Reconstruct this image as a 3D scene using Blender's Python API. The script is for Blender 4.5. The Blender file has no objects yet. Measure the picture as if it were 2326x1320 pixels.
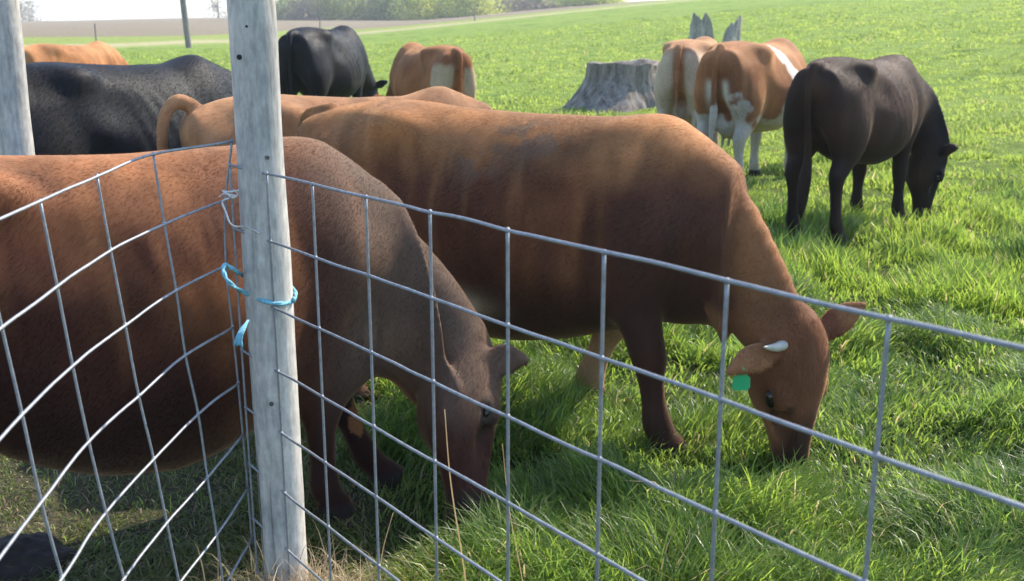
import bpy, math, random
import numpy as np
import openvdb

# ------------------------------------------------------------------ camera, sky, sun, exposure
SC = bpy.context.scene
C = SC.collection
R = math.radians
H = 1.6                       # eye height
FPX, PITCH = 2400.0, 0.25     # focal length in photo pixels, downward tilt
cam_d = bpy.data.cameras.new('camera'); cam = bpy.data.objects.new('camera', cam_d); C.objects.link(cam)
cam.location = (0, 0, H); cam.rotation_euler = (math.pi/2 - PITCH, 0, 0)
cam_d.sensor_width = 36; cam_d.lens = 36*FPX/2326; cam_d.clip_start = .05; cam_d.clip_end = 9000
cam_d.dof.use_dof = True; cam_d.dof.focus_distance = 3.3; cam_d.dof.aperture_fstop = 6.0
SC.camera = cam
SUN_AZ, SUN_EL = R(48), R(43)       # clockwise from +y (view direction), elevation
sd = bpy.data.lights.new('sun', 'SUN'); sd.energy = 3.1; sd.angle = R(.6); sd.color = (1, .91, .76)
sun = bpy.data.objects.new('sun', sd); C.objects.link(sun)
sun.rotation_euler = (math.pi/2 - SUN_EL, 0, math.pi - SUN_AZ)
W = bpy.data.worlds.new('World'); SC.world = W; W.use_nodes = True
wn = W.node_tree.nodes; wl = W.node_tree.links
sky = wn.new('ShaderNodeTexSky'); sky.sky_type = 'NISHITA'; sky.sun_disc = False
sky.sun_elevation = SUN_EL; sky.sun_rotation = SUN_AZ
sky.air_density = 1.0; sky.dust_density = .6; sky.ozone_density = 2.0
bg = wn['Background']; bg.inputs['Strength'].default_value = .15
wl.new(sky.outputs[0], bg.inputs['Color'])
SC.view_settings.view_transform = 'Standard'; SC.view_settings.look = 'None'
SC.view_settings.exposure = 1.26; SC.view_settings.gamma = 1
SC.render.engine = 'CYCLES'
SC.cycles.max_bounces = 6; SC.cycles.transparent_max_bounces = 6
SC.cycles.use_denoising = True

GRASS, FUR = 1, 1
rng = np.random.default_rng(7)
cp, sp = math.cos(PITCH), math.sin(PITCH)

# ------------------------------------------------------------------ helpers
def tag(o, label=None, cat=None, group=None, kind=None):
    if label: o['label'] = label
    if cat: o['category'] = cat
    if group: o['group'] = group
    if kind: o['kind'] = kind
    return o

def empty(name, loc, rz=0, sc=1):
    o = bpy.data.objects.new(name, None); C.objects.link(o)
    o.location = loc; o.rotation_euler = (0, 0, rz); o.scale = (sc, sc, sc); o.empty_display_size = .2
    return o

def mesh_np(name, V, F, mat, parent=None, smooth=True, cols=None, attr=None):
    """V (n,3); F list of (m,k) index arrays (k may differ)"""
    V = np.ascontiguousarray(V, dtype=np.float32)
    if not isinstance(F, (list, tuple)): F = [F]
    F = [f for f in F if len(f)]
    me = bpy.data.meshes.new(name)
    me.vertices.add(len(V)); me.vertices.foreach_set('co', V.ravel())
    loops = np.concatenate([f.ravel() for f in F]).astype(np.int32)
    counts = np.concatenate([np.full(len(f), f.shape[1], np.int32) for f in F])
    starts = np.concatenate([[0], np.cumsum(counts)[:-1]]).astype(np.int32)
    me.loops.add(len(loops)); me.loops.foreach_set('vertex_index', loops)
    me.polygons.add(len(counts)); me.polygons.foreach_set('loop_start', starts)
    me.polygons.foreach_set('loop_total', counts)
    me.polygons.foreach_set('use_smooth', np.full(len(counts), smooth))
    if cols is not None:
        ca = me.color_attributes.new('coat', 'FLOAT_COLOR', 'POINT')
        c4 = np.ones((len(V), 4), np.float32); c4[:, :3] = cols; ca.data.foreach_set('color', c4.ravel())
    if attr is not None:
        for k, v in attr.items():
            a = me.attributes.new(k, 'FLOAT', 'POINT'); a.data.foreach_set('value', np.ascontiguousarray(v, np.float32))
    me.update(calc_edges=True); me.validate()
    me.materials.append(mat)
    o = bpy.data.objects.new(name, me); C.objects.link(o)
    if parent: o.parent = parent
    return o

def join_geo(parts):
    V, Q = [], {}
    n = 0
    for v, fs in parts:
        V.append(v)
        for f in (fs if isinstance(fs, list) else [fs]):
            f = np.asarray(f)
            if len(f): Q.setdefault(f.shape[1], []).append(f + n)
        n += len(v)
    return np.concatenate(V), [np.concatenate(q) for q in Q.values()]

def catmull(P, n):
    P = np.asarray(P, float); out = []
    Q = np.vstack([2*P[0]-P[1], P, 2*P[-1]-P[-2]])
    for i in range(1, len(Q)-2):
        p0, p1, p2, p3 = Q[i-1:i+3]
        for t in np.arange(n)/n:
            out.append(.5*((2*p1) + (-p0+p2)*t + (2*p0-5*p1+4*p2-p3)*t*t + (-p0+3*p1-3*p2+p3)*t**3))
    out.append(P[-1]); return np.array(out)

def tube(P, r, n=8, cap=True):
    """tube round polyline P, radius r (scalar or per point)"""
    P = np.asarray(P, float); m = len(P); r = np.broadcast_to(r, (m,)).astype(float)
    T = np.gradient(P, axis=0); T /= np.linalg.norm(T, axis=1)[:, None] + 1e-12
    ref = np.array([0, 0, 1.]) if abs(T[0][2]) < .9 else np.array([1., 0, 0])
    V = []
    u = np.cross(ref, T[0]); u /= np.linalg.norm(u)
    a = np.arange(n)*2*math.pi/n
    for i in range(m):
        u = u - T[i]*np.dot(u, T[i]); u /= np.linalg.norm(u) + 1e-12
        v = np.cross(T[i], u)
        V.append(P[i] + r[i]*(np.cos(a)[:, None]*u + np.sin(a)[:, None]*v))
    V = np.concatenate(V)
    i = np.arange(m-1)[:, None]*n; j = np.arange(n)[None]; j2 = (j+1) % n
    F = np.stack([i+j, i+j2, i+n+j2, i+n+j], -1).reshape(-1, 4)
    fs = [F]
    if cap:
        c0, c1 = len(V), len(V)+1
        V = np.vstack([V, P[0], P[-1]])
        jj = np.arange(n); k2 = (jj+1) % n
        fs.append(np.concatenate([np.stack([k2, jj, np.full(n, c0)], -1),
                                  np.stack([(m-1)*n+jj, (m-1)*n+k2, np.full(n, c1)], -1)]))
    return V, fs

def ray(px, py):
    a, b = (px-1163)/FPX, -(py-660)/FPX
    return np.array([a, cp + b*sp, -sp + b*cp])       # unit camera-depth direction
def at_depth(px, py, Z): return np.array([0, 0, H]) + ray(px, py)*Z
def at_dist(px, py, d):                               # at forward distance y = d
    r_ = ray(px, py); return np.array([0, 0, H]) + r_*(d/r_[1])
def at_ground(px, py, z=0):
    r_ = ray(px, py); return np.array([0, 0, H]) + r_*((z-H)/r_[2])

_L = np.random.default_rng(3).random((64, 64, 64)).astype(np.float32)
def vnoise(P, s, seed=0):
    """smooth value noise 0..1"""
    Q = P*s + 17.3*seed + 1000.0
    I = np.floor(Q).astype(int); f = Q - I; f = f*f*(3-2*f); r_ = 0
    for dx in (0, 1):
        wx = f[..., 0] if dx else 1-f[..., 0]
        for dy in (0, 1):
            wy = f[..., 1] if dy else 1-f[..., 1]
            for dz in (0, 1):
                wz = f[..., 2] if dz else 1-f[..., 2]
                r_ = r_ + wx*wy*wz*_L[(I[..., 0]+dx) & 63, (I[..., 1]+dy) & 63, (I[..., 2]+dz) & 63]
    return r_
def fbm(P, s, seed=0, o=3):
    r_ = 0; a = .5; t = 0
    for k in range(o): r_ = r_ + a*vnoise(P, s*2**k, seed+k); t += a; a *= .5
    return r_/t
def sstep(a, b, x):
    t = np.clip((x-a)/(b-a), 0, 1); return t*t*(3-2*t)

# ------------------------------------------------------------------ materials
def new_mat(name):
    m = bpy.data.materials.new(name); m.use_nodes = True
    nt = m.node_tree; return m, nt, nt.nodes, nt.links, nt.nodes['Principled BSDF']

def noise_node(nt, scale, detail=4, rough=.6, coord='Object', vec=None, stretch=None):
    N, L = nt.nodes, nt.links
    t = N.new('ShaderNodeTexNoise'); t.inputs['Scale'].default_value = scale
    t.inputs['Detail'].default_value = detail; t.inputs['Roughness'].default_value = rough
    tc = N.new('ShaderNodeTexCoord')
    src = tc.outputs[coord]
    if stretch:
        mp = N.new('ShaderNodeMapping'); mp.inputs['Scale'].default_value = stretch
        L.new(src, mp.inputs[0]); src = mp.outputs[0]
    L.new(src, t.inputs['Vector'])
    return t

def ramp(nt, src, stops):
    r_ = nt.nodes.new('ShaderNodeValToRGB'); e = r_.color_ramp.elements
    while len(e) < len(stops): e.new(.5)
    for i, (p, c) in enumerate(stops):
        e[i].position = p; e[i].color = (*c, 1) if len(c) == 3 else c
    nt.links.new(src, r_.inputs[0]); return r_

def coat_material(name, sheen=.35, tint=(1, .8, .6), spec=.25, rough=.7, bump=.25):
    m, nt, N, L, P = new_mat(name)
    at = N.new('ShaderNodeAttribute'); at.attribute_name = 'coat'
    n1 = noise_node(nt, 9, 5, .65, stretch=(1, 1, .5)); n2 = noise_node(nt, 90, 4, .7, stretch=(.45, 1, .3))
    r1 = ramp(nt, n1.outputs[0], [(.25, (.7, .7, .7)), (.75, (1.25, 1.22, 1.2))])
    r2 = ramp(nt, n2.outputs[0], [(.3, (.95, .95, .95)), (.7, (1.05, 1.05, 1.05))])
    a = N.new('ShaderNodeMixRGB'); a.blend_type = 'MULTIPLY'; a.inputs[0].default_value = 1
    b = N.new('ShaderNodeMixRGB'); b.blend_type = 'MULTIPLY'; b.inputs[0].default_value = .8
    L.new(at.outputs['Color'], a.inputs[1]); L.new(r1.outputs[0], a.inputs[2])
    L.new(a.outputs[0], b.inputs[1]); L.new(r2.outputs[0], b.inputs[2])
    L.new(b.outputs[0], P.inputs['Base Color'])
    P.inputs['Roughness'].default_value = rough
    P.inputs['Specular IOR Level'].default_value = spec
    P.inputs['Sheen Weight'].default_value = sheen; P.inputs['Sheen Roughness'].default_value = .4
    P.inputs['Sheen Tint'].default_value = (*tint, 1)
    bp = N.new('ShaderNodeBump'); bp.inputs['Strength'].default_value = bump; bp.inputs['Distance'].default_value = .006
    L.new(n2.outputs[0], bp.inputs['Height']); L.new(bp.outputs[0], P.inputs['Normal'])
    return m

def fur_material(name):
    m, nt, N, L, P = new_mat(name)
    at = N.new('ShaderNodeAttribute'); at.attribute_name = 'coat'
    tr = N.new('ShaderNodeBsdfTranslucent'); mx = N.new('ShaderNodeMixShader'); mx.inputs[0].default_value = .5
    hs = N.new('ShaderNodeHueSaturation'); hs.inputs['Value'].default_value = 2.0
    L.new(at.outputs['Color'], P.inputs['Base Color']); L.new(at.outputs['Color'], hs.inputs['Color'])
    L.new(hs.outputs[0], tr.inputs['Color'])
    P.inputs['Roughness'].default_value = .7; P.inputs['Specular IOR Level'].default_value = .12
    out = N['Material Output']
    L.new(P.outputs[0], mx.inputs[1]); L.new(tr.outputs[0], mx.inputs[2]); L.new(mx.outputs[0], out.inputs[0])
    return m

def plain(name, col, rough=.6, metal=0, spec=.5, nscale=20, amt=.25, bump=0, emit=None, stretch=None, noisestops=None):
    m, nt, N, L, P = new_mat(name)
    n = noise_node(nt, nscale, 5, .65, stretch=stretch)
    c = np.array(col)
    st = noisestops or [(.3, tuple(c*(1-amt))), (.7, tuple(np.minimum(c*(1+amt), 1)))]
    r_ = ramp(nt, n.outputs[0], st); L.new(r_.outputs[0], P.inputs['Base Color'])
    P.inputs['Roughness'].default_value = rough; P.inputs['Metallic'].default_value = metal
    P.inputs['Specular IOR Level'].default_value = spec
    if bump:
        b = N.new('ShaderNodeBump'); b.inputs['Strength'].default_value = bump; b.inputs['Distance'].default_value = .01
        L.new(n.outputs[0], b.inputs['Height']); L.new(b.outputs[0], P.inputs['Normal'])
    return m

M_coat = coat_material('short cattle hair', sheen=.45, tint=(1, .6, .32), rough=.75, spec=.15, bump=.05)
M_black = coat_material('glossy black cattle hair', sheen=.06, tint=(.75, .8, 1), spec=.25, rough=.62, bump=.15)
M_dusk = coat_material('dark brown cattle hair', sheen=.12, tint=(1, .7, .5), spec=.2, rough=.7, bump=.12)
M_fur = fur_material('cattle guard hair')
M_eye = plain('dark wet eye', (.01, .008, .007), .2, spec=.5)
M_horn = plain('pale horn', (.5, .46, .38), .45, nscale=14, amt=.2, bump=.2)
M_tag = plain('green ear tag plastic', (.03, .40, .16), .4, amt=.05)
M_wire = plain('galvanised wire', (.30, .31, .33), .55, metal=.5, nscale=60, amt=.25, bump=.15)
M_twine = plain('blue baling twine', (.2, .5, .62), .7, nscale=150, amt=.3, bump=.6)
M_tie = plain('pale tie wire', (.6, .58, .56), .5, metal=.4, nscale=90, amt=.2)

# ------------------------------------------------------------------ cattle: implicit-surface bodies
def smin(a, b, k):
    h = np.maximum(k-np.abs(a-b), 0)/k
    return np.minimum(a, b) - h*h*k*.25

class Field:
    def __init__(s, lo, hi, vox):
        s.lo = np.array(lo, float); s.vox = vox
        s.n = np.ceil((np.array(hi)-s.lo)/vox).astype(int)+1
        s.D = np.full(s.n, .25, np.float32)
        s.ax = [(s.lo[i]+np.arange(s.n[i])*vox).astype(np.float32) for i in range(3)]
    def sub(s, lo, hi):
        i0 = np.clip(np.floor((np.array(lo)-s.lo)/s.vox).astype(int), 0, s.n-1)
        i1 = np.clip(np.ceil((np.array(hi)-s.lo)/s.vox).astype(int)+1, 1, s.n)
        sl = tuple(slice(a, max(b, a+1)) for a, b in zip(i0, i1))
        g = np.meshgrid(*[s.ax[i][sl[i]] for i in range(3)], indexing='ij')
        return sl, g
    def put(s, sl, d, k, mode='add'):
        if mode == 'add': s.D[sl] = smin(s.D[sl], d.astype(np.float32), k)
        else: s.D[sl] = -smin(-s.D[sl], d.astype(np.float32), k)   # carve
    def ell(s, c, r_, k=.04, mode='add', rot=None):
        c = np.array(c, float); r_ = np.array(r_, float); m = max(r_)+k+.03
        sl, g = s.sub(c-m, c+m)
        q = np.stack([g[i]-c[i] for i in range(3)], -1)
        if rot is not None: q = q @ np.array(rot, dtype=np.float32)     # columns = axes
        k0 = np.sqrt(((q/r_)**2).sum(-1)); k1 = np.sqrt(((q/r_**2)**2).sum(-1))+1e-6
        s.put(sl, k0*(k0-1)/k1, k, mode)
    def sweep(s, pts, up, k=.05, n=3, mode='add', nu=2.0):
        """pts rows x,y,z,rs,ru. ru lies along 'up' (made square to the path), rs across"""
        P = catmull(pts, n); up = np.array(up, float)
        for a, b in zip(P[:-1], P[1:]):
            pa, pb = a[:3], b[:3]; ab = pb-pa; L = np.linalg.norm(ab)
            if L < 1e-6: continue
            T = ab/L; S = np.cross(up, T); S /= np.linalg.norm(S)+1e-9; U = np.cross(T, S)
            m = max(a[3], a[4], b[3], b[4])+k+.03
            sl, g = s.sub(np.minimum(pa, pb)-m, np.maximum(pa, pb)+m)
            q = [g[i]-pa[i] for i in range(3)]
            t = np.clip((q[0]*T[0]+q[1]*T[1]+q[2]*T[2])/L, 0, 1)
            q = [q[i]-t*ab[i] for i in range(3)]
            rs = a[3]+(b[3]-a[3])*t; ru = a[4]+(b[4]-a[4])*t; rt = np.minimum(rs, ru)
            qs = q[0]*S[0]+q[1]*S[1]+q[2]*S[2]; qu = q[0]*U[0]+q[1]*U[1]+q[2]*U[2]; qt = q[0]*T[0]+q[1]*T[1]+q[2]*T[2]
            k0 = np.sqrt((qs/rs)**2+(qu/ru)**2+(qt/rt)**2)
            k1 = np.sqrt((qs/rs**2)**2+(qu/ru**2)**2+(qt/rt**2)**2)+1e-6
            d = k0*(k0-1)/k1
            s.tmp_put(sl, d)
    # sweeps gather their segments first (plain min) so the blend is applied once
    def begin(s): s.T = np.full(s.n, .25, np.float32)
    def tmp_put(s, sl, d): s.T[sl] = smin(s.T[sl], d.astype(np.float32), .012)
    def end(s, k, mode='add'):
        if mode == 'add': s.D = smin(s.D, s.T, k)
        else: s.D = -smin(-s.D, s.T, k)
    def sw(s, pts, up, k=.05, n=3, mode='add'):
        s.begin(); s.sweep(pts, up, k, n); s.end(k, mode)
    def mesh(s):
        g = openvdb.FloatGrid(.25); g.copyFromArray(s.D.astype(np.float32))
        v, t, q = g.convertToPolygons(isovalue=0, adaptivity=0)
        return v*s.vox+s.lo, [np.asarray(f).astype(np.int64) for f in (t, q) if len(f)]

def interp(xs, ys, x):
    """monotone-ish smooth interpolation"""
    P = catmull(np.stack([xs, ys], 1), 8); return np.interp(x, P[:, 0], P[:, 1])

TORSO = np.array([  # x, ztop, zbot, halfwidth, z of widest
    [-.84, 1.08, .98, .02, 1.03], [-.80, 1.16, .86, .09, 1.02], [-.72, 1.215, .78, .145, 1.0], [-.58, 1.245, .66, .21, .98],
    [-.42, 1.25, .56, .26, .92], [-.24, 1.235, .50, .305, .84], [-.02, 1.22, .465, .34, .80], [.18, 1.22, .48, .335, .80],
    [.36, 1.215, .53, .275, .84], [.50, 1.20, .58, .225, .90], [.62, 1.13, .64, .18, .90], [.72, 1.03, .72, .12, .90], [.78, .94, .82, .03, .88]])

def frame(fwd, up):
    f = np.array(fwd, float); f /= np.linalg.norm(f); u = np.array(up, float); u -= f*np.dot(u, f); u /= np.linalg.norm(u)
    return f, u, np.cross(u, f)            # forward, up, left

DEF = dict(vox=.016, neck=[(.46, 0, 1.0, .15, .25), (.72, 0, .93, .10, .20), (.98, 0, .75, .085, .15), (1.15, 0, .60, .08, .115)],
           head=((1.19, 0, .60), (.35, 0, -.95), (.95, 0, .35)), hl=1.0, width=1.0, belly=0.0, legs={}, legy=1.0,
           tail=None, udder=.0, ears=((.3, .95, .15), (.3, -.95, .15)), ear_len=.17, thick=1.0, hollow=1.0, brisket=0., deep=0., hw=1.0, seed=0, ribs=.5, folds=0, soft=2, hook=0, arm=0)

def build_body(**kw):
    p = dict(DEF); p.update(kw)
    nk = np.array(p['neck'], float)
    ho, hf, hu = p['head']; f_, u_, l_ = frame(hf, hu); ho = np.array(ho, float)
    hs = p['hl']
    def hp(u, v, w): return ho + hs*(f_*u + u_*v + l_*w)
    ext = np.array([hp(.6, 0, 0), hp(0, 0, .3), hp(0, 0, -.3), ho, nk[-1][:3]])
    lo = np.minimum([-1.0, -.42*p['width'], -.06], ext.min(0)-.14); hi = np.maximum([.85, .42*p['width'], 1.42], ext.max(0)+.14)
    if p['tail'] is not None:
        tp = np.array(p['tail'])[:, :3]; lo = np.minimum(lo, tp.min(0)-.08); hi = np.maximum(hi, tp.max(0)+.08)
    F = Field(lo, hi, p['vox'])
    # torso
    sl, g = F.sub((-1.0, -.45*p['width'], .3-p['belly']), (.9, .45*p['width'], 1.4))
    X = F.ax[0][sl[0]]; T = TORSO
    zt, zb, w, zw = [np.interp(X, *catmull(T[:, [0, c]], 8).T).astype(np.float32)[:, None, None] for c in (1, 2, 3, 4)]
    bell = np.exp(-((X+.02)/.40)**2)[:, None, None]; zb = zb - p['deep']*(sstep(-.6, -.3, X)*sstep(.8, .65, X))[:, None, None]
    zb = zb - p['belly']*bell; w = np.maximum(w*p['width'], .008)
    y, z = np.abs(g[1]), g[2]
    up_ = z > zw
    t = np.where(up_, (z-zw)/(np.maximum(zt-zw, .01)), (zw-z)/(np.maximum(zw-zb, .01)))
    ex = np.where(up_, 1.9+.45*sstep(-.25, -.5, g[0]), 2.25)
    f = ((y/w)**ex + t**ex)**(1/ex) - 1
    gx = np.gradient(f, F.vox)
    d = f/np.maximum(np.sqrt(gx[0]**2+gx[1]**2+gx[2]**2), .8)
    out = (X < -.875) | (X > .79)
    d[out] = .25
    # ribs, faint
    P3 = np.stack(g, -1)
    ribm = sstep(-.25, -.1, g[0])*sstep(.42, .25, g[0])*sstep(.62, .75, z)*sstep(1.16, 1.0, z)
    ribs = ribm*p['ribs']*(.0024*vnoise(P3, 6, 9+int(p['seed'])))*np.sin((g[0]+.35*(z-.9))*2*math.pi/.085)
    tsl = sl; d = d + (fbm(P3, 4.5, 2+int(p['seed']))-.5)*.030*sstep(1.3, 1.05, z)
    F.D[sl] = np.minimum(F.D[sl], d)
    W_ = p['width']; h = p['hollow']
    for s in (1, -1):
        F.ell((-.42, s*.19*W_, 1.165), (.08, .05, .04), .13)                       # hook bone
        F.ell((-.79, s*.085, 1.08), (.06, .05, .06), .12)                              # pin bone
        if h > 0:
            F.ell((-.27, s*.345*W_, 1.07), (.11, .06, .08), .10, 'carve')        # hungry hollow
            F.ell((-.62, s*.30*W_, 1.16), (.10, .07, .05), .12, 'carve')               # between hook and pin
            F.ell((.60, s*.25*W_, 1.0), (.05, .05, .14), .08, 'carve')
        F.sw([(.38, s*.09, 1.14, .04, .06), (.43, s*.165*W_, 1.0, .055, .09), (.55, s*.185*W_, .84, .06, .085)], (1, 0, 0), .10, 3)   # shoulder blade
        F.sw([(-.75, s*.075, 1.07, .075, .075), (-.73, s*.11, .94, .095, .10), (-.69, s*.145, .80, .10, .12), (-.64, s*.155, .68, .085, .11)], (1, 0, 0), .07, 3)   # ham
        # hind leg
        dx, dy, dz = p['legs'].get('h' + ('l' if s > 0 else 'r'), (0, 0, 0)); wy = p['legy']
        J = [(-.60, .12, 1.0, .115, .21), (-.57, .155, .82, .115, .19), (-.58, .165, .68, .09, .145), (-.645, .16, .56, .058, .085),
             (-.715, .155, .465, .044, .062), (-.705, .15, .37, .033, .044), (-.69, .15, .22, .029, .036), (-.68, .15, .13, .036, .042), (-.655, .15, .085, .034, .04), (-.635, .15, .03, .052, .062)]
        J = np.array(J); J[:, 3:] *= p['thick']
        q = np.clip((.9-J[:, 2])/.9, 0, 1)[:, None]
        J[:, :3] *= [1, 1, 1]; J[:, 1] = J[:, 1]*s*(1+(wy-1)*q[:, 0]); J[:, :3] += q*np.array([dx, dy, 0]); J[:, 2] += np.clip((.5-J[:, 2])/.5, 0, 1)*dz
        F.sw(J, (1, 0, 0), .05, 3)
        F.ell((-.755+q[4, 0]*dx, s*.155*(1+(wy-1)*.5)+q[4, 0]*dy, .49), (.025, .02, .035), .04)   # point of hock
        # fore leg
        dx, dy, dz = p['legs'].get('f' + ('l' if s > 0 else 'r'), (0, 0, 0))
        J = [(.47, .155, .92, .085, .15), (.43, .17, .76, .085, .125), (.41, .165, .64, .066, .088), (.425, .155, .50, .048, .058),
             (.44, .15, .38, .044, .05), (.44, .15, .33, .036, .04), (.44, .15, .22, .029, .033), (.445, .15, .13, .037, .041), (.465, .15, .08, .034, .038), (.48, .15, .03, .05, .06)]
        J = np.array(J); J[:, 3:] *= p['thick']
        q = np.clip((.85-J[:, 2])/.85, 0, 1)[:, None]
        J[:, 1] = J[:, 1]*s*(1+(wy-1)*q[:, 0]); J[:, :3] += q*np.array([dx, dy, 0]); J[:, 2] += np.clip((.5-J[:, 2])/.5, 0, 1)*dz
        F.sw(J, (1, 0, 0), .045, 3)
    for k_ in range(p['folds']):
        for s in (1, -1): F.sw([(.50+.05*k_, s*.20, .86-.02*k_, .012, .014), (.56+.05*k_, s*.15, .72, .016, .018), (.58+.06*k_, s*.07, .60, .012, .014)], (1, 0, 0), .035, 3)
    if p['arm']:
        for s in (1, -1): F.ell((.50, s*.13, .56), (.13*p['arm'], .085, .15*p['arm']), .08)
    # dewlap / brisket
    F.ell((.60, 0, .66-p['brisket']), (.15, .08, .12), .10)
    if p['udder'] > 0:
        u = p['udder']; F.ell((-.47, 0, .60-.03*u), (.19*u, .13*u, .13*u), .05)
        for s in (1, -1):
            for dx in (-.06, .07): F.sw([(-.47+dx*u, s*.06*u, .52-.05*u, .016, .016), (-.47+dx*u, s*.065*u, .45-.07*u, .012, .012)], (1, 0, 0), .015, 1)
    # skin drawn over the bones: soften the trunk, then lay the ribs on it
    B_ = F.D.copy(); it = int(round((.020/F.vox)**2*1.0))+1
    for _ in range(it*p['soft']):
        for ax in range(3):
            S0 = [slice(None)]*3; S1 = list(S0); S2 = list(S0); S0[ax] = slice(1, -1); S1[ax] = slice(0, -2); S2[ax] = slice(2, None)
            c_ = B_[tuple(S0)]*.5 + (B_[tuple(S1)]+B_[tuple(S2)])*.25; B_[tuple(S0)] = c_
    gx_, gz_ = F.ax[0][:, None, None], F.ax[2][None, None, :]
    wgt = sstep(.62, .74, gz_)*sstep(.80, .68, gx_)
    F.D = (F.D*(1-wgt)+B_*wgt).astype(np.float32)
    F.D[tsl] += ribs
    for s in (1, -1):
        if h > 0:
            F.ell((-.29, s*.375*W_, 1.06), (.15, .085*h, .11), .12, 'carve')
            if p['hook']: F.ell((-.41, s*.20*W_, 1.165), (.075*p['hook'], .03, .045), .15)
            F.ell((.24, s*.385*W_, .95), (.055, .06, .20), .09, 'carve')
    # neck
    F.begin(); F.sweep(nk, p.get('neck_up', (0, 0, 1)), .08, 4); F.end(.13)
    # head
    secs = [(-.03, -.06, .072, .080), (.06, -.065, .098, .098), (.15, -.072, .110, .100), (.22, -.072, .104, .088), (.30, -.064, .083, .066),
            (.38, -.058, .066, .052), (.44, -.056, .058, .050), (.495, -.056, .056, .062), (.53, -.058, .044, .056)]
    pts = [tuple(hp(a, b, 0)) + (wd*hs*p['hw'], hh*hs) for a, b, hh, wd in secs]
    F.begin(); F.sweep(pts, u_, .05, 3); F.end(.05)
    Rm = np.stack([f_, u_, l_], 1)
    F.ell(hp(.07, .0, 0), np.array((.12, .035, .088))*hs, .05, rot=Rm)                   # flat forehead
    F.ell(hp(.17, -.13, 0), np.array((.12, .05, .05))*hs, .05, rot=Rm)                   # jaw
    for s in (1, -1):
        F.ell(hp(.18, -.025, s*.09), np.array((.05, .034, .026))*hs, .03, rot=Rm)      # brow / orbit
        F.ell(hp(.20, -.05, s*.114), np.array((.026, .014, .012))*hs, .02, 'carve', rot=Rm)
        F.ell(hp(.17, -.125, s*.062), np.array((.09, .06, .025))*hs, .04, rot=Rm)        # cheek
        F.ell(hp(.535, -.03, s*.036), np.array((.016, .02, .010))*hs, .012, 'carve', rot=Rm)   # nostril
        F.ell(hp(.28, -.035, s*.075), np.array((.06, .03, .02))*hs, .03, 'carve', rot=Rm)
        ev = p['ears'][0 if s > 0 else 1]
        e0 = hp(.02, -.035, s*.085)
        ed = f_*(-ev[0]) + l_*ev[1] + u_*ev[2]; ed /= np.linalg.norm(ed)
        eL = (p['ear_len'] if np.isscalar(p['ear_len']) else p['ear_len'][0 if s > 0 else 1])*hs
        en = np.cross(ed, f_) if True else u_
        en /= np.linalg.norm(en)
        th = .010 if p['vox'] < .012 else .015
        ear = [tuple(e0) + (.024*hs, .022*hs), tuple(e0+ed*.3*eL) + (.042*hs, th*1.2), tuple(e0+ed*.55*eL - f_*.006) + (.043*hs, th), tuple(e0+ed*.8*eL-f_*.006) + (.025*hs, th*.9), tuple(e0+ed*eL) + (.005, th*.6)]
        if s < 0: tagpt = e0+ed*.76*eL-np.array([0, 0, .004])+u_*.012
        F.sw(ear, p.get('ear_up', u_*.8 + f_*.5), .02, 3)
    F.ell(hp(.54, -.10, 0), np.array((.03, .012, .05))*hs, .015, 'carve', rot=Rm) if p['vox'] < .012 else None
    # tail
    if p['tail'] is None:
        tail = [(-.76, 0, 1.20, .035, .03), (-.87, 0, 1.16, .026, .026), (-.895, 0, 1.0, .02, .02), (-.89, 0, .8, .017, .017), (-.88, .0, .6, .018, .018), (-.88, .01, .45, .035, .03), (-.88, .01, .33, .03, .025), (-.88, .01, .24, .006, .006)]
    else: tail = p['tail']
    F.sw(tail, (1, 0, 0), .025, 4)
    V, Fc = F.mesh()
    V[:, 0] += (p.get('st', 1)-1)*np.minimum(V[:, 0]-.45, 0)
    return V, Fc, dict(hp=hp, f=f_, u=u_, l=l_, hs=hs, tagpt=tagpt)

def vnormals(V, Fc):
    N = np.zeros_like(V)
    for F in Fc:
        a, b, c = V[F[:, 0]], V[F[:, 1]], V[F[:, 2]]
        n = np.cross(b-a, c-a)
        for j in range(F.shape[1]): np.add.at(N, F[:, j], n)
    return N/(np.linalg.norm(N, axis=1)[:, None]+1e-12)

def fur_mesh(V, Fc, N, cols, count, length, flow, parent, wd=.0008):
    q = Fc[-1]
    A = np.linalg.norm(np.cross(V[q[:, 1]]-V[q[:, 0]], V[q[:, -1]]-V[q[:, 0]]), axis=1)
    mz = V[q[:, 0], 2] > .04
    A = A*mz; idx = rng.choice(len(q), count, p=A/A.sum())
    u, v = rng.random((2, count, 1)); Q = q[idx]
    B = (V[Q[:, 0]]*(1-u)*(1-v)+V[Q[:, 1]]*u*(1-v)+V[Q[:, 2]]*u*v+V[Q[:, -1]]*(1-u)*v)
    n = N[Q[:, 0]]; c = cols[Q[:, 0]]*(rng.uniform(.95, 1.07, (count, 1)))*(.9+.22*fbm(B*np.array([1, 1, .5]), 22, 77))[:, None]
    fl = flow(B); fl = fl - n*(fl*n).sum(1)[:, None]; fl /= np.linalg.norm(fl, axis=1)[:, None]+1e-9
    d = fl + n*rng.uniform(.03, .17, (count, 1)) + rng.normal(0, .12, (count, 3)); d /= np.linalg.norm(d, axis=1)[:, None]
    side = np.cross(d, n); side /= np.linalg.norm(side, axis=1)[:, None]+1e-9
    L = length*rng.uniform(.5, 1.3, (count, 1)); w = wd
    base = B - n*.0006
    VV = np.stack([base-side*w, base+side*w, base+d*L], 1).reshape(-1, 3)
    FF = np.arange(count*3).reshape(-1, 3)
    o = mesh_np('coat_hair', VV, FF, M_fur, parent, True, np.repeat(c, 3, axis=0)); o['kind'] = 'stuff'
    return o

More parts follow.
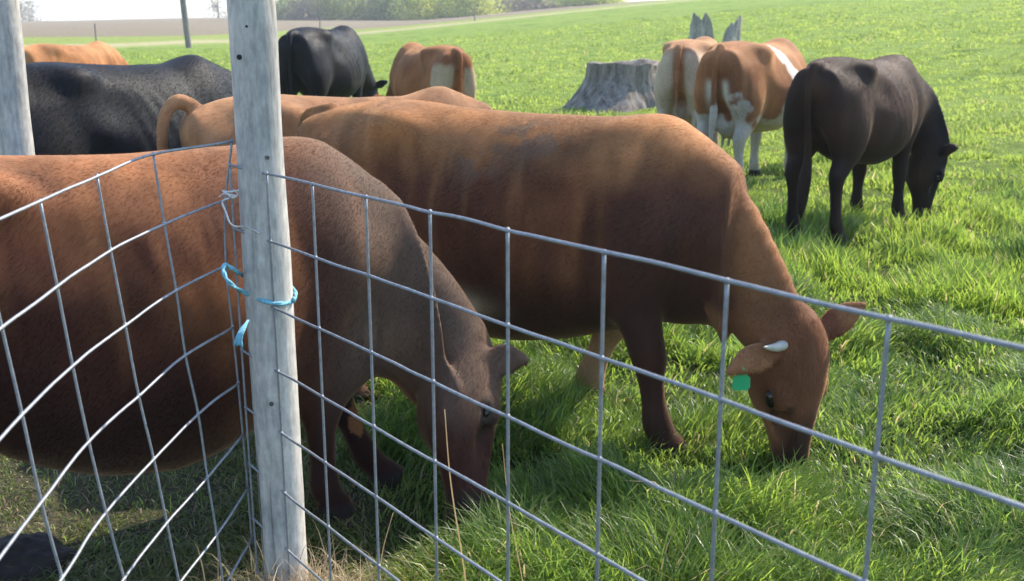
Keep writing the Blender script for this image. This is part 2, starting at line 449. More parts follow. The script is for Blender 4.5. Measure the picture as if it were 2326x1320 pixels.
def uvsphere(c, r_, ax=None, n=12):
    a = np.linspace(0, math.pi, n); b = np.arange(n*2)*math.pi/n
    S = np.stack([np.sin(a)[:, None]*np.cos(b), np.sin(a)[:, None]*np.sin(b), np.cos(a)[:, None]*np.ones(2*n)], -1).reshape(-1, 3)*r_
    if ax is not None: S = S @ np.array(ax).T
    i = np.arange(n-1)[:, None]*2*n; j = np.arange(2*n)[None]; j2 = (j+1) % (2*n)
    return S+c, [np.stack([i+j, i+2*n+j, i+2*n+j2, i+j2], -1).reshape(-1, 4)]

def make_cow(loc, heading, scale, coat, label, mat=None, fur=0, horns=None, eartag=None, name='cow', group='cattle grazing in the pasture', **kw):
    """heading = azimuth of the nose direction, degrees clockwise from +y"""
    e = empty(name, loc, R(90-heading), scale); tag(e, label, 'cow', group)
    V, Fc, h = build_body(**kw)
    N = vnormals(V, Fc)
    if (N*(V-np.array([0, 0, .85]))).sum(1).mean() < 0:
        Fc = [f[:, ::-1].copy() for f in Fc]; N = -N
    U = (V-h['hp'](0, 0, 0))@h['f']/h['hs']      # distance down the face
    Vh = (V-h['hp'](0, 0, 0))@h['u']/h['hs']; Wh = (V-h['hp'](0, 0, 0))@h['l']/h['hs']
    head = (np.abs(Wh) < .35)*(np.abs(Vh+.05) < .24)*sstep(-.12, -.02, U)*(U < .62)
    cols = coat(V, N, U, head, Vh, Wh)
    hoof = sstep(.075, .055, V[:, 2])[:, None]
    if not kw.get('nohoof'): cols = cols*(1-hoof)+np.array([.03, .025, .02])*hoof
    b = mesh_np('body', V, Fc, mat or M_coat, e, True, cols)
    for s in (1, -1):
        c = h['hp'](.19, -.045, s*.096*kw.get('hw', 1))
        v, f = uvsphere(c, np.array([.026, .015, .016])*h['hs']*kw.get('eye', 1), np.stack([h['f'], h['u'], h['l']], 1))
        mesh_np('eye', v, f, M_eye, e)
    if horns:
        for s, (du, dw, dv, L, r0) in zip((1, -1), horns):
            if L <= 0: continue
            b0 = h['hp'](.0, -.01, s*.082); d = -h['f']*du+h['l']*s*dw+h['u']*dv; d /= np.linalg.norm(d)
            c1 = catmull([b0-d*.02, b0+d*L*.4, b0+d*L*.75-h['f']*.01, b0+d*L-h['f']*.02], 4)
            v, f = tube(c1, np.linspace(1, 0, len(c1))**.85*r0+.002, 12); mesh_np('horn', v, f, M_horn, e)
    if eartag is not None:
        c = h['tagpt']; tsz = .82; ux, uz = [np.array(a, float) for a in eartag]; ux /= np.linalg.norm(ux); uz -= ux*np.dot(ux, uz); uz /= np.linalg.norm(uz); nn = np.cross(ux, uz)
        o2 = np.array([(-.012, 0), (.012, 0), (.016, -.02), (.034, -.035), (.036, -.075), (.026, -.088), (-.026, -.088), (-.036, -.075), (-.034, -.035), (-.016, -.02)])
        top = np.array([c+ux*a*tsz+uz*b*tsz+nn*.0015 for a, b in o2]); bot = top-nn*.003; k = len(o2)
        v = np.vstack([top, bot]); fs = [np.array([list(range(k))]), np.array([list(range(2*k-1, k-1, -1))]), np.array([[i, k+i, k+(i+1) % k, (i+1) % k] for i in range(k)])]
        t_ = mesh_np('ear_tag', v, [fs[2]] + fs[:1] + fs[1:2], M_tag, e, False)
        v, f = tube(np.array([c-nn*.012, c+nn*.006]), .008, 12); mesh_np('tag_button', v, f, M_tag, t_)
    if fur and FUR:
        def flow(B):
            hd = sstep(-.1, .02, (B-h['hp'](0, 0, 0))@h['f'])[:, None]*(np.linalg.norm(B-h['hp'](.2, 0, 0), axis=1) < .42)[:, None]
            return np.array([-.75, 0, -.65])*(1-hd)+h['f']*hd
        fur_mesh(V, Fc, N, cols, fur, kw.get('hair', .011)/scale, flow, e, kw.get('hair', .011)*.073)
    return e

# coats ------------------------------------------------------------
def mixc(a, b, t): return np.asarray(a)*(1-t[:, None]) + np.asarray(b)*t[:, None]
def coat_brown(base, dark, light, seed, sunlit_z=(.96, 1.2), muzzle=(.02, .016, .015), darkleg=.5, pale=None, belly_dark=.5, muz=1.):
    base, dark, light = map(np.array, (base, dark, light))
    def f(V, N, U, hd, Vh, Wh):
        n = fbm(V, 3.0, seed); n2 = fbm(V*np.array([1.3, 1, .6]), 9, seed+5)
        c = mixc(base, light, sstep(.5, .8, n)*.5 + sstep(sunlit_z[0], sunlit_z[1], V[:, 2]+.12*(n2-.5))*.8*(1-hd))  # sunlit backs painted in: coat turns lighter towards the top
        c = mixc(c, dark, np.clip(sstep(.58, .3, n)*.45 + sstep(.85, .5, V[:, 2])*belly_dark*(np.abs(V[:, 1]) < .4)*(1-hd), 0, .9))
        st_ = sstep(.52, .78, fbm(V*np.array([8, 2.5, 1.3]), 1.6, seed+8))*sstep(.55, .8, V[:, 2])*(1-hd)  # streaks of sun on the sides, painted into the coat colour
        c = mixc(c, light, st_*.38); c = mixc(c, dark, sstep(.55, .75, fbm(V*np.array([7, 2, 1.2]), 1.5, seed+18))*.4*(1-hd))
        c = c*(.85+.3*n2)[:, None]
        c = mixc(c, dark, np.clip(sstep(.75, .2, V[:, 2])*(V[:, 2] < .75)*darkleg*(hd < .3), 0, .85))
        m = hd*sstep(.44, .5, U)*muz; c = mixc(c, muzzle, m)
        c = mixc(c, (.3, .24, .2), hd*sstep(.495, .515, U)*(Vh < -.075)*.7*muz)
        e = hd*np.exp(-(((U-.195)/.05)**2+((Vh+.045)/.032)**2))*(np.abs(Wh) > .05); c = mixc(c, np.array(dark)*.3, np.clip(e*1.6, 0, .92))
        er = hd*sstep(.13, .17, np.abs(Wh)); c = mixc(c, np.minimum(light*1.15, .5), er*.85)  # ears tinted paler, standing in for sunlight on them
        if pale: c = pale(c, V, N, U, hd, Vh, Wh, n)
        return np.clip(c, .004, .9)
    return f
def coat_black(seed, tint=(.010, .011, .014), brown=(.045, .028, .02), amt=.3):
    def f(V, N, U, hd, Vh, Wh):
        n = fbm(V, 3, seed); n2 = fbm(V, 11, seed+3)
        c = mixc(np.array(tint), brown, sstep(.45, .75, n)*amt)*(.75+.5*n2)[:, None]
        return c
    return f

# ------------------------------------------------------------------ terrain
def softplus(x, k): return np.where(x/k > 20, x, np.log1p(np.exp(np.minimum(x/k, 20)))*k)
def hill(x, y):
    yc = y - softplus(y-80, 8.0)*.97
    u = .85*x + .30*yc - 9.0
    h = .11*softplus(u, 3.0)
    h = h - .11*softplus(u-45, 8.0)*.9
    dist = np.sqrt(x*x+y*y)
    return h + .35*sstep(40, 140, dist) + .0105*(softplus(dist-120, 15.)-softplus(dist-330, 15.))*(.35+.65*sstep(-.5, -.25, x/np.maximum(y, 1)))
def bumps(x, y):
    P = np.stack([x, y, np.zeros_like(x)], -1)
    return (fbm(P, .9, 4)-.5)*.10*sstep(3.5, 7, y) + (fbm(P, 3.2, 8)-.5)*.05
def ground_z(x, y): return hill(x, y) + bumps(x, y)

TRACK = np.array([(-120, 28), (-60, 46), (-25, 57), (-14, 63), (-4, 74), (6, 88), (16, 104), (40, 135)], float)
TRACK = np.array([(-260, 52), (-110, 55), (-60, 58), (-29.5, 66), (-22, 76), (-10, 86), (-2, 93), (8, 103), (22, 120), (60, 175)], float)
TR = catmull(TRACK, 10)
def track_dist(x, y):
    """signed distance north of the track centre line"""
    yy = np.interp(x, TR[:, 0], TR[:, 1]); sl = np.interp(x, TR[:, 0], np.gradient(TR[:, 1], TR[:, 0]))
    return (y-yy)/np.sqrt(1+sl*sl)
def worn(x, y):
    """trampled patch under the nearest animal, left of the corner post: 0..1"""
    P = np.stack([x, y, 0*x], -1)
    e = sstep(-.1, -.75, x + .28*(y-3.0) + (fbm(P, 2.5, 12)-.5)*.6)
    return e*sstep(5.2, 4.2, y)

def ground_cols(x, y):
    P = np.stack([x, y, 0*x], -1)
    n = fbm(P, .25, 20); n2 = fbm(P, 1.7, 22); n3 = fbm(P, 9, 24)
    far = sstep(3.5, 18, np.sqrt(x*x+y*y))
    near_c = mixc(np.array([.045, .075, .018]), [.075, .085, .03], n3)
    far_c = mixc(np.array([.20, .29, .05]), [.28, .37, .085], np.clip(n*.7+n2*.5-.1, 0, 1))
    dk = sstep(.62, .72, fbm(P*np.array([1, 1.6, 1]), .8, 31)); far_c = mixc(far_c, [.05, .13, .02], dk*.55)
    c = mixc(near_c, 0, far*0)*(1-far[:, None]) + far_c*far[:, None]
    w = worn(x, y)
    soil = mixc(np.array([.085, .068, .05]), [.19, .155, .115], np.clip(n3*1.3-.1, 0, 1))
    c = mixc(c, 0, w*0)*(1-.62*w[:, None]) + soil*.62*w[:, None]
    t = track_dist(x, y)
    strip = np.exp(-(t/5.0)**2)*(.8+.4*n2)
    c = c*(1-np.clip(strip, 0, .9)[:, None]) + np.array([.50, .43, .25])*np.clip(strip, 0, .9)[:, None]
    verge = sstep(1.5, 5, t); c = c*(1-.6*verge[:, None]) + np.array([.30, .34, .09])*.6*verge[:, None]
    fld = sstep(24, 34, t+8*(n-.5)); fc = mixc(np.array([.22, .175, .12]), [.30, .245, .17], n2)
    c = c*(1-fld[:, None]) + fc*fld[:, None]
    return c

def build_ground():
    rr = np.concatenate([[0, .4, .8, 1.2], np.geomspace(1.5, 12, 170), np.geomspace(12, 220, 300)[1:], np.geomspace(220, 1600, 34)[1:]])
    az = np.concatenate([np.linspace(-48, 48, 460), np.linspace(48, 312, 130)[1:-1]])*math.pi/180
    x = (rr[:, None]*np.sin(az)).ravel(); y = (rr[:, None]*np.cos(az)).ravel()
    z = ground_z(x, y)
    n = len(az); i = np.arange(len(rr)-1)[:, None]*n; j = np.arange(n)[None]; j2 = (j+1) % n
    F = np.stack([i+j, i+j2, i+n+j2, i+n+j], -1).reshape(-1, 4)
    m, nt, N, L, P = new_mat('pasture soil and turf')
    at = N.new('ShaderNodeAttribute'); at.attribute_name = 'coat'
    n1 = noise_node(nt, 3.5, 8, .7); n2 = noise_node(nt, 45, 4, .7)
    r1 = ramp(nt, n1.outputs[0], [(.3, (.65, .7, .6)), (.7, (1.3, 1.25, 1.3))]); r2 = ramp(nt, n2.outputs[0], [(.3, (.6, .6, .6)), (.7, (1.4, 1.4, 1.4))])
    a = N.new('ShaderNodeMixRGB'); a.blend_type = 'MULTIPLY'; a.inputs[0].default_value = 1
    b = N.new('ShaderNodeMixRGB'); b.blend_type = 'MULTIPLY'; b.inputs[0].default_value = .8
    L.new(at.outputs['Color'], a.inputs[1]); L.new(r1.outputs[0], a.inputs[2]); L.new(a.outputs[0], b.inputs[1]); L.new(r2.outputs[0], b.inputs[2])
    L.new(b.outputs[0], P.inputs['Base Color']); P.inputs['Roughness'].default_value = .95; P.inputs['Specular IOR Level'].default_value = .1
    bp = N.new('ShaderNodeBump'); bp.inputs['Strength'].default_value = .9; bp.inputs['Distance'].default_value = .06
    ad = N.new('ShaderNodeMath'); ad.operation = 'ADD'; L.new(n1.outputs[0], ad.inputs[0]); L.new(n2.outputs[0], ad.inputs[1])
    L.new(ad.outputs[0], bp.inputs['Height']); L.new(bp.outputs[0], P.inputs['Normal'])
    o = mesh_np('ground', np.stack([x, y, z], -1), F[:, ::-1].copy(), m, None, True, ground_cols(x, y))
    tag(o, 'green pasture rising to the right with a pale track and brown field behind', None, None, 'structure')
build_ground()

# ------------------------------------------------------------------ grass
def grass_material(name):
    m, nt, N, L, P = new_mat(name)
    at = N.new('ShaderNodeAttribute'); at.attribute_name = 'coat'
    tr = N.new('ShaderNodeBsdfTranslucent'); mx = N.new('ShaderNodeMixShader'); mx.inputs[0].default_value = .55
    hs = N.new('ShaderNodeHueSaturation'); hs.inputs['Value'].default_value = 2.1; hs.inputs['Saturation'].default_value = 1.05; hs.inputs['Hue'].default_value = .49
    L.new(at.outputs['Color'], P.inputs['Base Color']); L.new(at.outputs['Color'], hs.inputs['Color']); L.new(hs.outputs[0], tr.inputs['Color'])
    P.inputs['Roughness'].default_value = .38; P.inputs['Specular IOR Level'].default_value = .5
    L.new(P.outputs[0], mx.inputs[1]); L.new(tr.outputs[0], mx.inputs[2]); L.new(mx.outputs[0], N['Material Output'].inputs[0])
    return m
M_grass = grass_material('grass blade')

def blades(x, y, h, w, lean, az, col, curl, z0=None, seg=3):
    """curved tapering blades as one mesh"""
    n = len(x); z = ground_z(x, y)-.01 if z0 is None else z0
    d = np.stack([np.sin(az), np.cos(az), 0*az], -1); s_ = np.stack([np.cos(az+curl), -np.sin(az+curl), 0*az], -1)
    P = np.stack([x, y, z], -1); V = []; L_ = h/seg; ang = lean*.35
    for k in range(seg+1):
        wk = w*(1-(k/seg)**2.2)*.5
        if k < seg: V += [P-s_*wk[:, None], P+s_*wk[:, None]]
        else: V += [P]
        P = P + (d*np.sin(ang)[:, None] + np.array([0, 0, 1])*np.cos(ang)[:, None])*L_[:, None]
        ang = ang + lean*(.55+.3*k)
    V = np.stack(V, 1); m = 2*seg+1
    b = (np.arange(n)*m)[:, None]
    q = np.concatenate([b+np.array([[2*k, 2*k+1, 2*k+3, 2*k+2]]) for k in range(seg-1)]) if seg > 1 else np.zeros((0, 4), int)
    t = b+np.array([[2*seg-2, 2*seg-1, 2*seg]])
    shade = 1.0
    cc = np.repeat(col[:, None], m, 1).reshape(-1, 3)*shade
    return V.reshape(-1, 3), [q, t], cc

def scatter(rmin, rmax, n, power, amax=36):
    u = rng.random(n); e = 2-power
    r_ = (rmin**e+u*(rmax**e-rmin**e))**(1/e) if abs(e) > 1e-3 else rmin*(rmax/rmin)**u
    a = np.radians(rng.uniform(-amax, amax, n)); return r_*np.sin(a), r_*np.cos(a), r_

def build_grass():
    G = [(1.4, 6, 250000, 1.0, 3), (6, 16, 200000, 1.7, 2), (16, 60, 190000, 1.9, 2)]
    if not GRASS: G = [(a, b, c//20, d, e) for a, b, c, d, e in G]
    for gi, (r0, r1, n, pw, seg) in enumerate(G):
        x, y, r_ = scatter(r0, r1, n, pw, 35 if gi else 48)
        P = np.stack([x, y, 0*x], -1)
        cl = fbm(P, 2.6, 40); cl2 = fbm(P, .7, 42); w0 = worn(x, y); cl3 = vnoise(P, 7, 45)
        t = track_dist(x, y)
        keep = rng.random(n) < np.clip(.3+1.7*sstep(.3, .6, cl), 0, 1)*(1-.25*w0)*(t < -1)
        x, y, r_, cl, cl2, cl3, w0 = [q[keep] for q in (x, y, r_, cl, cl2, cl3, w0)]; n = len(x)
        h = (.06+.20*sstep(.35, .75, cl)+.06*cl3)*rng.uniform(.5, 1.2, n)*(1-.62*w0)*(1-.52*sstep(4.5, 11, r_))
        tuft = sstep(.60, .68, fbm(np.stack([x, y*1.3, 0*x], -1), 1.1, 47))*sstep(5, 8, r_); h *= 1+.8*tuft
        w = .0054*np.clip(r_/3.2, .9, 50)**.85*rng.uniform(.7, 1.5, n)
        az = fbm(np.stack([x, y, 0*x], -1), 1.5, 50)*14+rng.normal(0, 1.1, n)
        lean = rng.gamma(3, .15, n)+.12+.45*cl3+.5*w0
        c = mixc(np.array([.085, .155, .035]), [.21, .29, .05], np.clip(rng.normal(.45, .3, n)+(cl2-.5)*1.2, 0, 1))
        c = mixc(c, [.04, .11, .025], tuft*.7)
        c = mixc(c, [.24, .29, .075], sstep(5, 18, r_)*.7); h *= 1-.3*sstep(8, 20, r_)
        dry = (rng.random(n) < .035+.33*w0); c[dry] = np.array([.34, .28, .15])*rng.uniform(.7, 1.2, (dry.sum(), 1))
        c = c*(1-.45*w0[:, None]) + .45*w0[:, None]*np.array([.16, .15, .05])
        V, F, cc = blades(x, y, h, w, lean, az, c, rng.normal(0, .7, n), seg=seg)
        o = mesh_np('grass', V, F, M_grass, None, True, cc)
        tag(o, ['lush long grass blades close to the fence', 'bright pasture grass around the cattle', 'far short pasture grass on the slope'][gi], 'grass', None, 'stuff')
build_grass()
def build_litter():
    n = 26000; x = rng.uniform(-2.2, .2, n); y = rng.uniform(1.7, 5.2, n); w0 = worn(x, y)
    k = rng.random(n) < w0*.9; x, y = x[k], y[k]; n = len(x)
    c = np.array([.26, .21, .13])*rng.uniform(.35, 1.5, (n, 1)); g_ = rng.random(n) < .68; c[g_] = np.array([.11, .16, .04])*rng.uniform(.5, 1.5, (g_.sum(), 1))
    V, F, cc = blades(x, y, rng.uniform(.02, .09, n), rng.uniform(.002, .006, n), rng.uniform(.5, 1.6, n), rng.uniform(-3, 3, n), c, rng.normal(0, 1, n), seg=3)
    o = mesh_np('grass_litter', V, F, M_grass, None, True, cc); tag(o, 'trampled straw and short grass on the bare ground under the nearest cow', 'litter', None, 'stuff')
build_litter()

# ------------------------------------------------------------------ far trees
def leaf_cards(P, s, n_):
    m = len(P); d = rng.normal(0, 1, (m, 3)); d /= np.linalg.norm(d, axis=1)[:, None]
    u = np.cross(d, [0, 0, 1.]); u /= np.linalg.norm(u, axis=1)[:, None]+1e-9; v = np.cross(d, u); s = s[:, None]
    V = np.stack([P-u*s, P-v*s*.8, P+u*s, P+v*s*.8], 1).reshape(-1, 3)
    return V, [np.arange(4*m).reshape(-1, 4)]
M_leafs = grass_material('spring leaves'); M_bark = plain('grey bark', (.17, .14, .12), .9, nscale=3, amt=.35, bump=.5, stretch=(1, 1, .2))
def tree(x, y, h, spread, leaf, dens, label, cat='tree', name='tree', group='trees along the far edge of the field', trunk_r=.16, low=.15, under=.5):
    z = float(ground_z(np.array([x]), np.array([y]))[0])-.1
    e = empty(name, (x, y, z)); tag(e, label, cat, group)
    parts = []; tips = []
    ks = catmull([(0, 0, 0), (rng.normal(0, .15), rng.normal(0, .15), h*.4), (rng.normal(0, .3), rng.normal(0, .3), h*.75), (rng.normal(0, .4), rng.normal(0, .4), h)], 3)
    parts.append(tube(ks, np.linspace(trunk_r, .02, len(ks)), 6))
    for k in range(16):
        t = rng.uniform(low, .95); i = t*(len(ks)-1); b = ks[int(i)]*(1-i % 1)+ks[min(int(i)+1, len(ks)-1)]*(i % 1)
        a = rng.uniform(0, 6.28); L_ = spread*(1.1-.6*t)*rng.uniform(.6, 1.1)
        c = catmull([b, b+[math.cos(a)*L_*.5, math.sin(a)*L_*.5, L_*.35], b+[math.cos(a)*L_, math.sin(a)*L_, L_*.9]], 3)
        parts.append(tube(c, np.linspace(trunk_r*.4*(1-t)+.03, .012, len(c)), 4)); tips += [c[2], c[3], c[4], c[-1]]
        for q in range(3):
            a2 = a+rng.normal(0, .8); p0 = c[rng.integers(2, len(c)-1)]; p1 = p0+np.array([math.cos(a2)*L_*.4, math.sin(a2)*L_*.4, L_*.4]); tips.append(p1)
            parts.append(tube(np.array([p0, (p0+p1)/2+[0, 0, .05], p1]), [.02, .014, .008], 3))
    V, F = join_geo(parts); mesh_np('trunk', V, F, M_bark, e)
    T = np.array(tips); n = int(dens); P = T[rng.integers(0, len(T), n)]+rng.normal(0, spread*.17, (n, 3))*[1, 1, .9]
    k_ = int(n*under); P[:k_] = np.stack([rng.normal(0, spread*.75, k_), rng.normal(0, spread*.75, k_), np.abs(rng.normal(0, 1, k_))*2.2+.2], -1)
    V, F = leaf_cards(P, rng.uniform(.06, .17, n)*max(1, y/150), n)
    cl = np.repeat(np.array(leaf)*(.55+.9*fbm(P, .9, 60))[:, None]*rng.uniform(.75, 1.25, (n, 1)), 4, 0)
    mesh_np('crown', V, F, M_leafs, e, False, cl)
    return e
YG, DG, GB, OG = (.30, .34, .07), (.12, .17, .06), (.24, .21, .15), (.24, .28, .10)
lab = {id(YG): 'yellow-green leafy tree', id(DG): 'dark green bushy tree', id(GB): 'grey-brown barely leafed tree', id(OG): 'olive green young tree'}
TREES = [(642, 176, DG), (668, 186, OG), (690, 170, GB), (712, 184, OG), (735, 178, GB), (760, 172, OG), (782, 186, GB), (806, 176, OG), (832, 182, DG), (856, 174, GB), (880, 170, DG), (905, 178, DG), (926, 186, OG),
         (950, 168, YG), (972, 180, YG), (996, 184, OG), (1018, 172, DG), (1040, 168, YG), (1064, 163, YG), (1086, 162, YG),
         (1130, 190, GB), (1160, 196, GB), (1192, 186, GB), (1222, 192, GB), (1252, 188, GB), (1282, 182, GB), (1306, 170, OG), (1338, 165, YG), (1372, 165, YG)]
place = ['left end of the row beside the thick corner post', 'just right of the corner post', 'above the left black back']
for i, (px, d, lf) in enumerate(TREES):
    d *= 1.45
    x = (px-1163)/FPX*(d*cp+H*sp)
    nm = lab[id(lf)]
    if i > 0 and i < len(TREES)-1:
        where = 'between %s and %s in the far row' % (lab[id(TREES[i-1][2])].split(' tree')[0]+' tree', lab[id(TREES[i+1][2])].split(' tree')[0]+' tree')
    ordn = ['first', 'second', 'third', 'fourth', 'fifth', 'sixth', 'seventh', 'eighth', 'ninth', 'tenth', 'eleventh', 'twelfth', 'thirteenth', 'fourteenth', 'fifteenth', 'sixteenth', 'seventeenth', 'eighteenth', 'nineteenth', 'twentieth', 'twenty-first', 'twenty-second', 'twenty-third', 'twenty-fourth', 'twenty-fifth', 'twenty-sixth', 'twenty-seventh', 'twenty-eighth', 'twenty-ninth'][i]
    tree(x, d, rng.uniform(12, 17), rng.uniform(2.8, 4.0), lf, 6500 if lf is not GB else 4500, '%s, %s in the far tree row from the corner post' % (nm, ordn), trunk_r=rng.uniform(.14, .26), low=.06 if lf is not GB else .12)
for px, d, hh, lb in [(45, 420, 6, 'small hazy bare tree on the horizon beside the left post'), (66, 440, 7, 'rounded hazy tree on the horizon right of the left post'), (497, 330, 8, 'dark hazy tree on the horizon touching the corner post')]:
    tree((px-1163)/FPX*d*cp, d, hh, 3.4, GB, 500, lb, trunk_r=.3, group='trees on the horizon')

# ------------------------------------------------------------------ posts and stumps
def wood_material(name, stops, bump=.5, scale=16):
    m, nt, N, L, P = new_mat(name)
    n1 = noise_node(nt, scale, 8, .7, stretch=(1, 1, .06)); n2 = noise_node(nt, 5, 6, .7); n3 = noise_node(nt, 70, 3, .6, stretch=(1, 1, .3))
    r_ = ramp(nt, n1.outputs[0], stops); r2 = ramp(nt, n2.outputs[0], [(.35, (.72, .74, .78)), (.65, (1.12, 1.1, 1.08))]); r3 = ramp(nt, n3.outputs[0], [(.35, (.8, .8, .8)), (.6, (1.1, 1.1, 1.1))])
    a = N.new('ShaderNodeMixRGB'); a.blend_type = 'MULTIPLY'; a.inputs[0].default_value = 1; b = N.new('ShaderNodeMixRGB'); b.blend_type = 'MULTIPLY'; b.inputs[0].default_value = 1
    L.new(r_.outputs[0], a.inputs[1]); L.new(r2.outputs[0], a.inputs[2]); L.new(a.outputs[0], b.inputs[1]); L.new(r3.outputs[0], b.inputs[2])
    n5 = noise_node(nt, 26, 2, .5, stretch=(1, 1, .03)); r5 = ramp(nt, n5.outputs[0], [(.30, (.30, .27, .25)), (.37, (1, 1, 1))]); cc_ = N.new('ShaderNodeMixRGB'); cc_.blend_type = 'MULTIPLY'; cc_.inputs[0].default_value = .85
    L.new(b.outputs[0], cc_.inputs[1]); L.new(r5.outputs[0], cc_.inputs[2]); b = cc_
    L.new(b.outputs[0], P.inputs['Base Color']); P.inputs['Roughness'].default_value = .85; P.inputs['Specular IOR Level'].default_value = .25
    bp = N.new('ShaderNodeBump'); bp.inputs['Strength'].default_value = bump; bp.inputs['Distance'].default_value = .006
    L.new(n1.outputs[0], bp.inputs['Height']); L.new(bp.outputs[0], P.inputs['Normal'])
    return m
M_post = wood_material('weathered grey post wood', [(.25, (.26, .24, .21)), (.45, (.52, .48, .425)), (.7, (.68, .63, .56))])
M_stump = wood_material('silvered stump wood', [(.3, (.05, .04, .032)), (.45, (.20, .165, .135)), (.7, (.38, .33, .28))], 1.0, 7)
M_dark = plain('dark hole', (.02, .018, .016), .9)
M_nail = plain('rusty nail head', (.12, .10, .09), .6, metal=.5)

def post(name, base, top, r_, label, group=None, n=28, z0=-.3, wob=.004, mat=None):
    base = np.array(base, float); top = np.array(top, float)
    e = empty(name, base); tag(e, label, 'post', group)
    k = 40; t = np.linspace(0, 1, k)[:, None]; P = (top-base)*t; P = np.vstack([P[:1]+[0, 0, z0], P])
    V, F = tube(P, np.linspace(r_*1.03, r_*.985, len(P)), n)
    q = V.copy(); nn = fbm(q+base*3, 4, 70)-.5; ctr = np.zeros_like(V); ctr[:, 2] = V[:, 2]
    ax = (top-base)*(V[:, 2:3]/(top-base)[2]); dd = V-ax; V = V+dd*(nn*wob*2/r_)[:, None]
    mesh_np('shaft', V, F, mat or M_post, e)
    return e
PB, PT = at_dist(648, 1275, 2.70), at_dist(570, 5, 2.70)
PB = PB-(PT-PB)*(PB[2]/(PT-PB)[2])
ax_ = (PT-PB)
PT = PB+ax_*1.12
cpost = post('corner_post', PB, PT, .0605, 'thick weathered round fence post with nail holes at the panel corner', 'round wooden fence posts')
def on_post(px, py, r_=.0605):
    """point on the camera side of the corner post"""
    d0 = ray(px, py); o = np.array([0, 0, H]); u = ax_/np.linalg.norm(ax_)
    w = o-PB; a = d0-u*np.dot(d0, u); b = w-u*np.dot(w, u)
    A, B, Cc = a@a, 2*a@b, b@b-r_*r_; disc = B*B-4*A*Cc
    t = (-B-math.sqrt(max(disc, 0)))/(2*A); return o+d0*t
for px, py, rr_, mt, nm in [(543, 130, .0065, M_dark, 'nail_hole'), (603, 707, .0075, M_dark, 'nail_hole'), (607, 358, .005, M_nail, 'nail'), (617, 917, .006, M_nail, 'nail'), (560, 60, .003, M_dark, 'nail_hole')]:
    p = on_post(px, py); nrm = p-PB; u = ax_/np.linalg.norm(ax_); nrm = nrm-u*np.dot(nrm, u); nrm /= np.linalg.norm(nrm)
    v, f = tube(np.array([p-nrm*.01, p+nrm*(.0012 if nm == 'nail_hole' else .004)]), rr_, 14)
    o = mesh_np(nm, v-np.array(cpost.location), f, mt, cpost, False)
lb = at_dist(38, 340, 4.35); lt = at_dist(2, 0, 4.35); d_ = lt-lb; base = lb-d_*(lb[2]/d_[2])
post('fence_post', base, base+d_/d_[2]*2.0, .066, 'smooth pale round fence post standing behind the nearest brown back', 'round wooden fence posts')
ub = at_dist(428, 95, 62.); ub[2] = float(ground_z(ub[:1], ub[1:2])[0]); ut = at_dist(415, 0, 62.); d_ = (ut-ub); 
post('utility_pole', ub, ub+d_/d_[2]*9, .17, 'leaning wooden utility pole beside the pale track', None, 12, wob=.01, mat=wood_material('creosoted pole', [(.3, (.16, .13, .12)), (.7, (.34, .31, .29))]))
for px, py0, d, lb in [(218, 92, 66, 'thin wire fence post beyond the track left of the utility pole'), (1078, 56, 96, 'thin dark fence post at the track in front of the yellow-green tree'), (727, 70, 82, 'thin fence post by the track above the black backs')]:
    q = at_dist(px, py0, d); q[2] = float(ground_z(q[:1], q[1:2])[0])
    post('wire_fence_post', q, q+np.array([.02, 0, 1.35]), .05, lb, 'thin posts of the far wire fence', 8, mat=M_stump)

def stump(loc, r0, r1, h, label, prongs=None, seed=1, cat='stump', mat=None):
    n, m = 120, 34; a = np.arange(n)*2*math.pi/n; t = np.linspace(0, 1, m)[:, None]
    A = np.stack([np.cos(a), np.sin(a), 0*a], -1)
    root = .5+.5*np.cos(a*5+seed)+.3*np.cos(a*3+seed*2)
    rad = r1+(r0-r1)*(1-t)**2.4*(.75+.45*root) ; P = np.stack([np.cos(a)[None]*1.5+0*t, np.sin(a)[None]*1.5+0*t, t*.8+0*a[None]], -1)
    rad = rad*(1+.10*(fbm(P, 3, seed)-.5)*2) + .028*(vnoise(P*np.array([1, 1, .35]), 9, seed)-.5)*2
    top = h*(.90+.16*vnoise(A*1.2, 1.5, seed+9)+.05*vnoise(A*4, 3, seed+2)) if prongs is None else h*prongs(a)
    Z = t*top[None]-.12*(1-t)**4
    V = np.stack([rad*np.cos(a), rad*np.sin(a), Z+0*rad], -1).reshape(-1, 3)
    i = np.arange(m-1)[:, None]*n; j = np.arange(n)[None]; j2 = (j+1) % n
    F = np.stack([i+j, i+j2, i+n+j2, i+n+j], -1).reshape(-1, 4)
    # inner rim and sunken broken top
    b = (m-1)*n; last = V[b:b+n]; off = len(V); rings = []
    for s_, dz in ((.86, -.01), (.7, -.10), (.4, -.16), (.05, -.18)):
        q = last*[s_, s_, 1]; q[:, 2] = (q[:, 2]-last[:, 2].min())*s_+last[:, 2].min()+dz*h*(.6+.8*vnoise(A*s_, 6, seed)); rings.append(q)
    V = np.vstack([V]+rings); prev = b; Fs = [F]
    for k in range(len(rings)):
        cur = off+k*n; jj = np.arange(n); k2 = (jj+1) % n; Fs.append(np.stack([prev+jj, prev+k2, cur+k2, cur+jj], -1)); prev = cur
    o = mesh_np('tree_stump', V, np.concatenate(Fs), mat or M_stump, None, True)
    o.location = loc; tag(o, label, cat); return o
def ground_hit(px, py):
    for d in np.geomspace(2, 300, 3000):
        q = at_dist(px, py, d)
        if q[2] < ground_z(q[:1], q[1:2])[0]: return q
    return q
g = ground_hit(1412, 238)
stump(g, 1.12, .60, .73, 'wide grey flat-topped tree stump with flared roots in the grass', seed=3)

